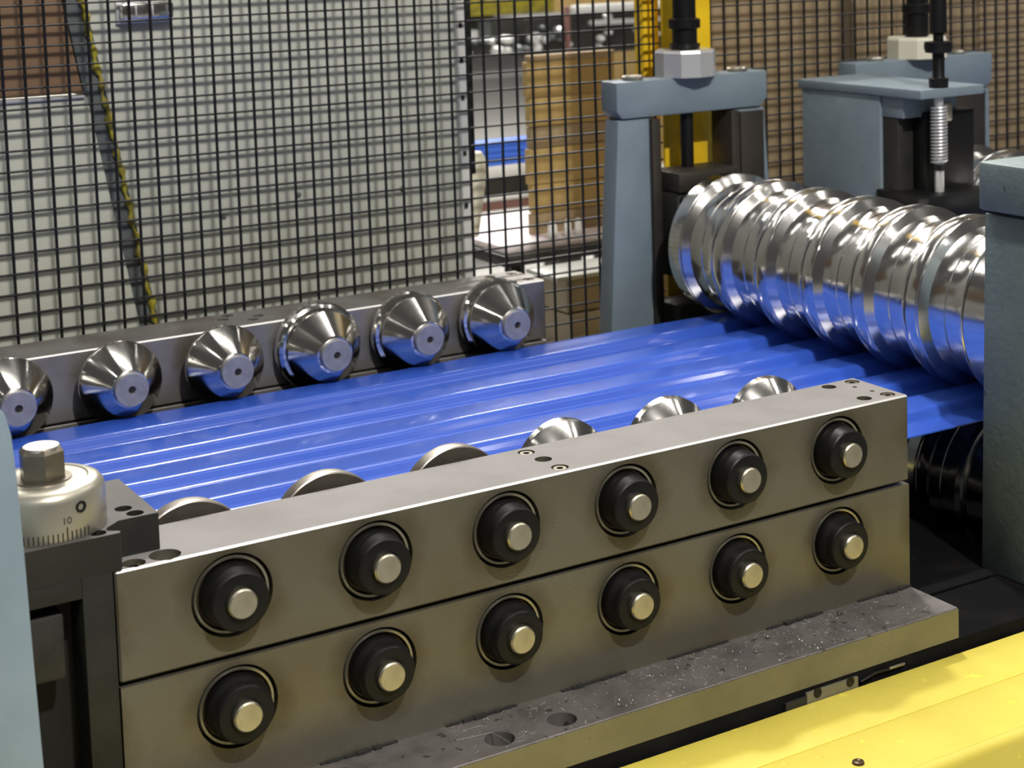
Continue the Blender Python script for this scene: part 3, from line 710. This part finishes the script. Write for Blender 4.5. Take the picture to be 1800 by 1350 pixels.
for i, (x_, w_) in enumerate(((8.92, .12), (9.16, .09), (9.33, .09))):
    single('plastic_cap', B().lathe([(-.36, 0), (-.36, w_*.6), (-.18, w_*.55), (-.12, w_*.3), (-.12, 0)], (x_, 9.62, 0), 'z', 16), 'white', (x_, 9.62, -.36),
           'white plastic cap on the foam-topped table, '+['leftmost', 'middle', 'rightmost'][i]+' of three', 'cap', 'white caps on the foam table')
tb_ = thing('pallet_boxes', (9.3, 9.0, -2), 'beige boxes stacked low behind the end of the rear rail', 'boxes')
part('box', B().box(8.5, 10.4, 8.6, 9.3, -1.15, -.70, .01), 'beige', tb_)
part('box', B().box(8.5, 10.4, 8.55, 9.3, -1.62, -1.18, .01), 'beige', tb_)
part('shelf', B().box(8.3, 10.6, 8.5, 9.3, -.70, -.64, .01), 'paneledge', tb_)
part('base_board', B().box(8.3, 10.6, 8.5, 9.3, -2.2, -1.66, .01), 'darkgrey', tb_)
tcv = thing('foam_cone', (7.75, 9.2, -.0), 'cream tapered foam bag hanging beside the pale cabinet', 'foam bag')
part('bag', B().lathe([(-.12, 0), (-.10, .05), (.15, .09), (.55, .155), (.80, .175), (.93, .165), (1.0, .12), (1.02, 0)], (7.50, 9.2, 0), 'z', 20), 'cream', tcv)
part('hook', B().cyl(1.0, 1.25, .02, (7.50, 9.2, 0), 'z', 8), 'darkgrey', tcv)
# far conveyor carrying blue sheets
tf = thing('sheet_stack', (14, 20.2, -.92), 'far stack of blue sheets seen between cabinet and cardboard', 'metal sheets')
for i in range(4): part('sheet', B().box(12.2, 17, 20.0, 20.35, -.914+i*.128, -.914+i*.128+.12, .02), 'bluefar', tf)
tg = thing('far_bench', (14, 21, -8), 'far white and black bench under the blue sheet stack', 'bench')
part('bench_top', B().box(12.2, 17, 19.95, 20.6, -1.147, -.92, .02), 'white', tg)
part('apron', B().box(12.2, 17, 20.0, 20.5, -1.52, -1.15, .02), 'blacksoft', tg)
part('shelf', B().box(12.2, 17, 19.95, 20.6, -1.63, -1.525, .02), 'white', tg)
part('shelf_board', B().box(12.2, 17, 20.0, 20.6, -1.83, -1.64, .02), 'redbrown', tg)
for x_ in (12.5, 16.5): part('leg', B().box(x_-.15, x_+.15, 20.1, 20.4, -8, -1.83), 'darkgrey', tg)
# machinery on the far side, dark with white fittings
tm = thing('far_machine', (26, 36, -8), 'dark blurred machine with pale fittings, high behind the cardboard', 'machine')
part('frame', B().box(22.7, 32.0, 34, 36, .0, 1.22, .05), 'blacksoft', tm)
part('leg', B().box(24.0, 24.8, 34.5, 35.5, -8, .0), 'blacksoft', tm)
part('leg', B().box(31, 32, 34.5, 35.5, -8, .0), 'blacksoft', tm)
part('side_arm', B().box(20.2, 22.7, 34.2, 34.8, .25, .62, .04), 'darkgrey', tm)
part('copper_pipe', B().box(24.0, 24.12, 33.7, 33.9, .05, 1.5, .03), 'redbrown', tm)
random.seed(12)
for i in range(30):
    x_ = random.uniform(20.5, 27.5); z_ = random.uniform(.12, 1.12); r_ = random.choice((.07, .10, .13))
    if x_ < 22.7: z_ = .3+.5*(i % 2)*.6
    part('fitting', B().lathe([(33.7, 0), (33.75, r_*.7), (33.85, r_), (34.22 if x_ < 22.7 else 34.02, r_), (34.02, 0)], (x_, 0, z_), 'y', 12), random.choice(('white', 'silver', 'band')), tm)
part('beam', B().box(24.9, 31, 33.75, 34, .86, 1.0, .03), 'silver', tm)
part('top_pipe', B().box(24.3, 31, 33.75, 34, 1.3, 1.5, .03), 'white', tm)
tm2 = thing('far_rack', (28, 46, -8), 'green-yellow blurred rack with grey boxes, far behind the cabinet edge', 'rack')
part('top_rail', B().box(24, 30.4, 45, 46, .72, 1.5, .05), 'cord', tm2)
part('shelf', B().box(24, 30.4, 45, 46, -.75, -.62, .05), 'darkgrey', tm2)
part('back_board', B().box(24, 30.4, 45.9, 46, -.6, .72, .05), 'wall', tm2)
for i in range(7): part('bin', B().box(26.2+i*.56, 26.66+i*.56, 45.2, 45.8, -.6 if i % 2 else -.1, -.1+.3*(i % 3), .04), ('silver', 'white', 'band')[i % 3], tm2)
part('leg', B().box(24.1, 24.4, 45.2, 45.8, -8, .72), 'darkgrey', tm2); part('leg', B().box(30.1, 30.4, 45.2, 45.8, -8, .72), 'darkgrey', tm2)
# brown backdrop of cardboard on the right
tr = thing('cardboard_wall', (16, 10, -8), 'high tan cardboard screen behind the fence on the right', 'cardboard screen')
for i in range(5):
    part('panel', B().box(11.15+i*2.6, 13.72+i*2.6, 9.0+.03*(i % 2), 9.25, -4, 6, .01), 'cardpale', tr)
tr2 = thing('cardboard_sheet', (38, 60, -8), 'tan cardboard seen above the far machine', 'cardboard')
part('panel', B().box(39.2, 54, 60, 60.4, -8, 12, .01), 'card', tr2)
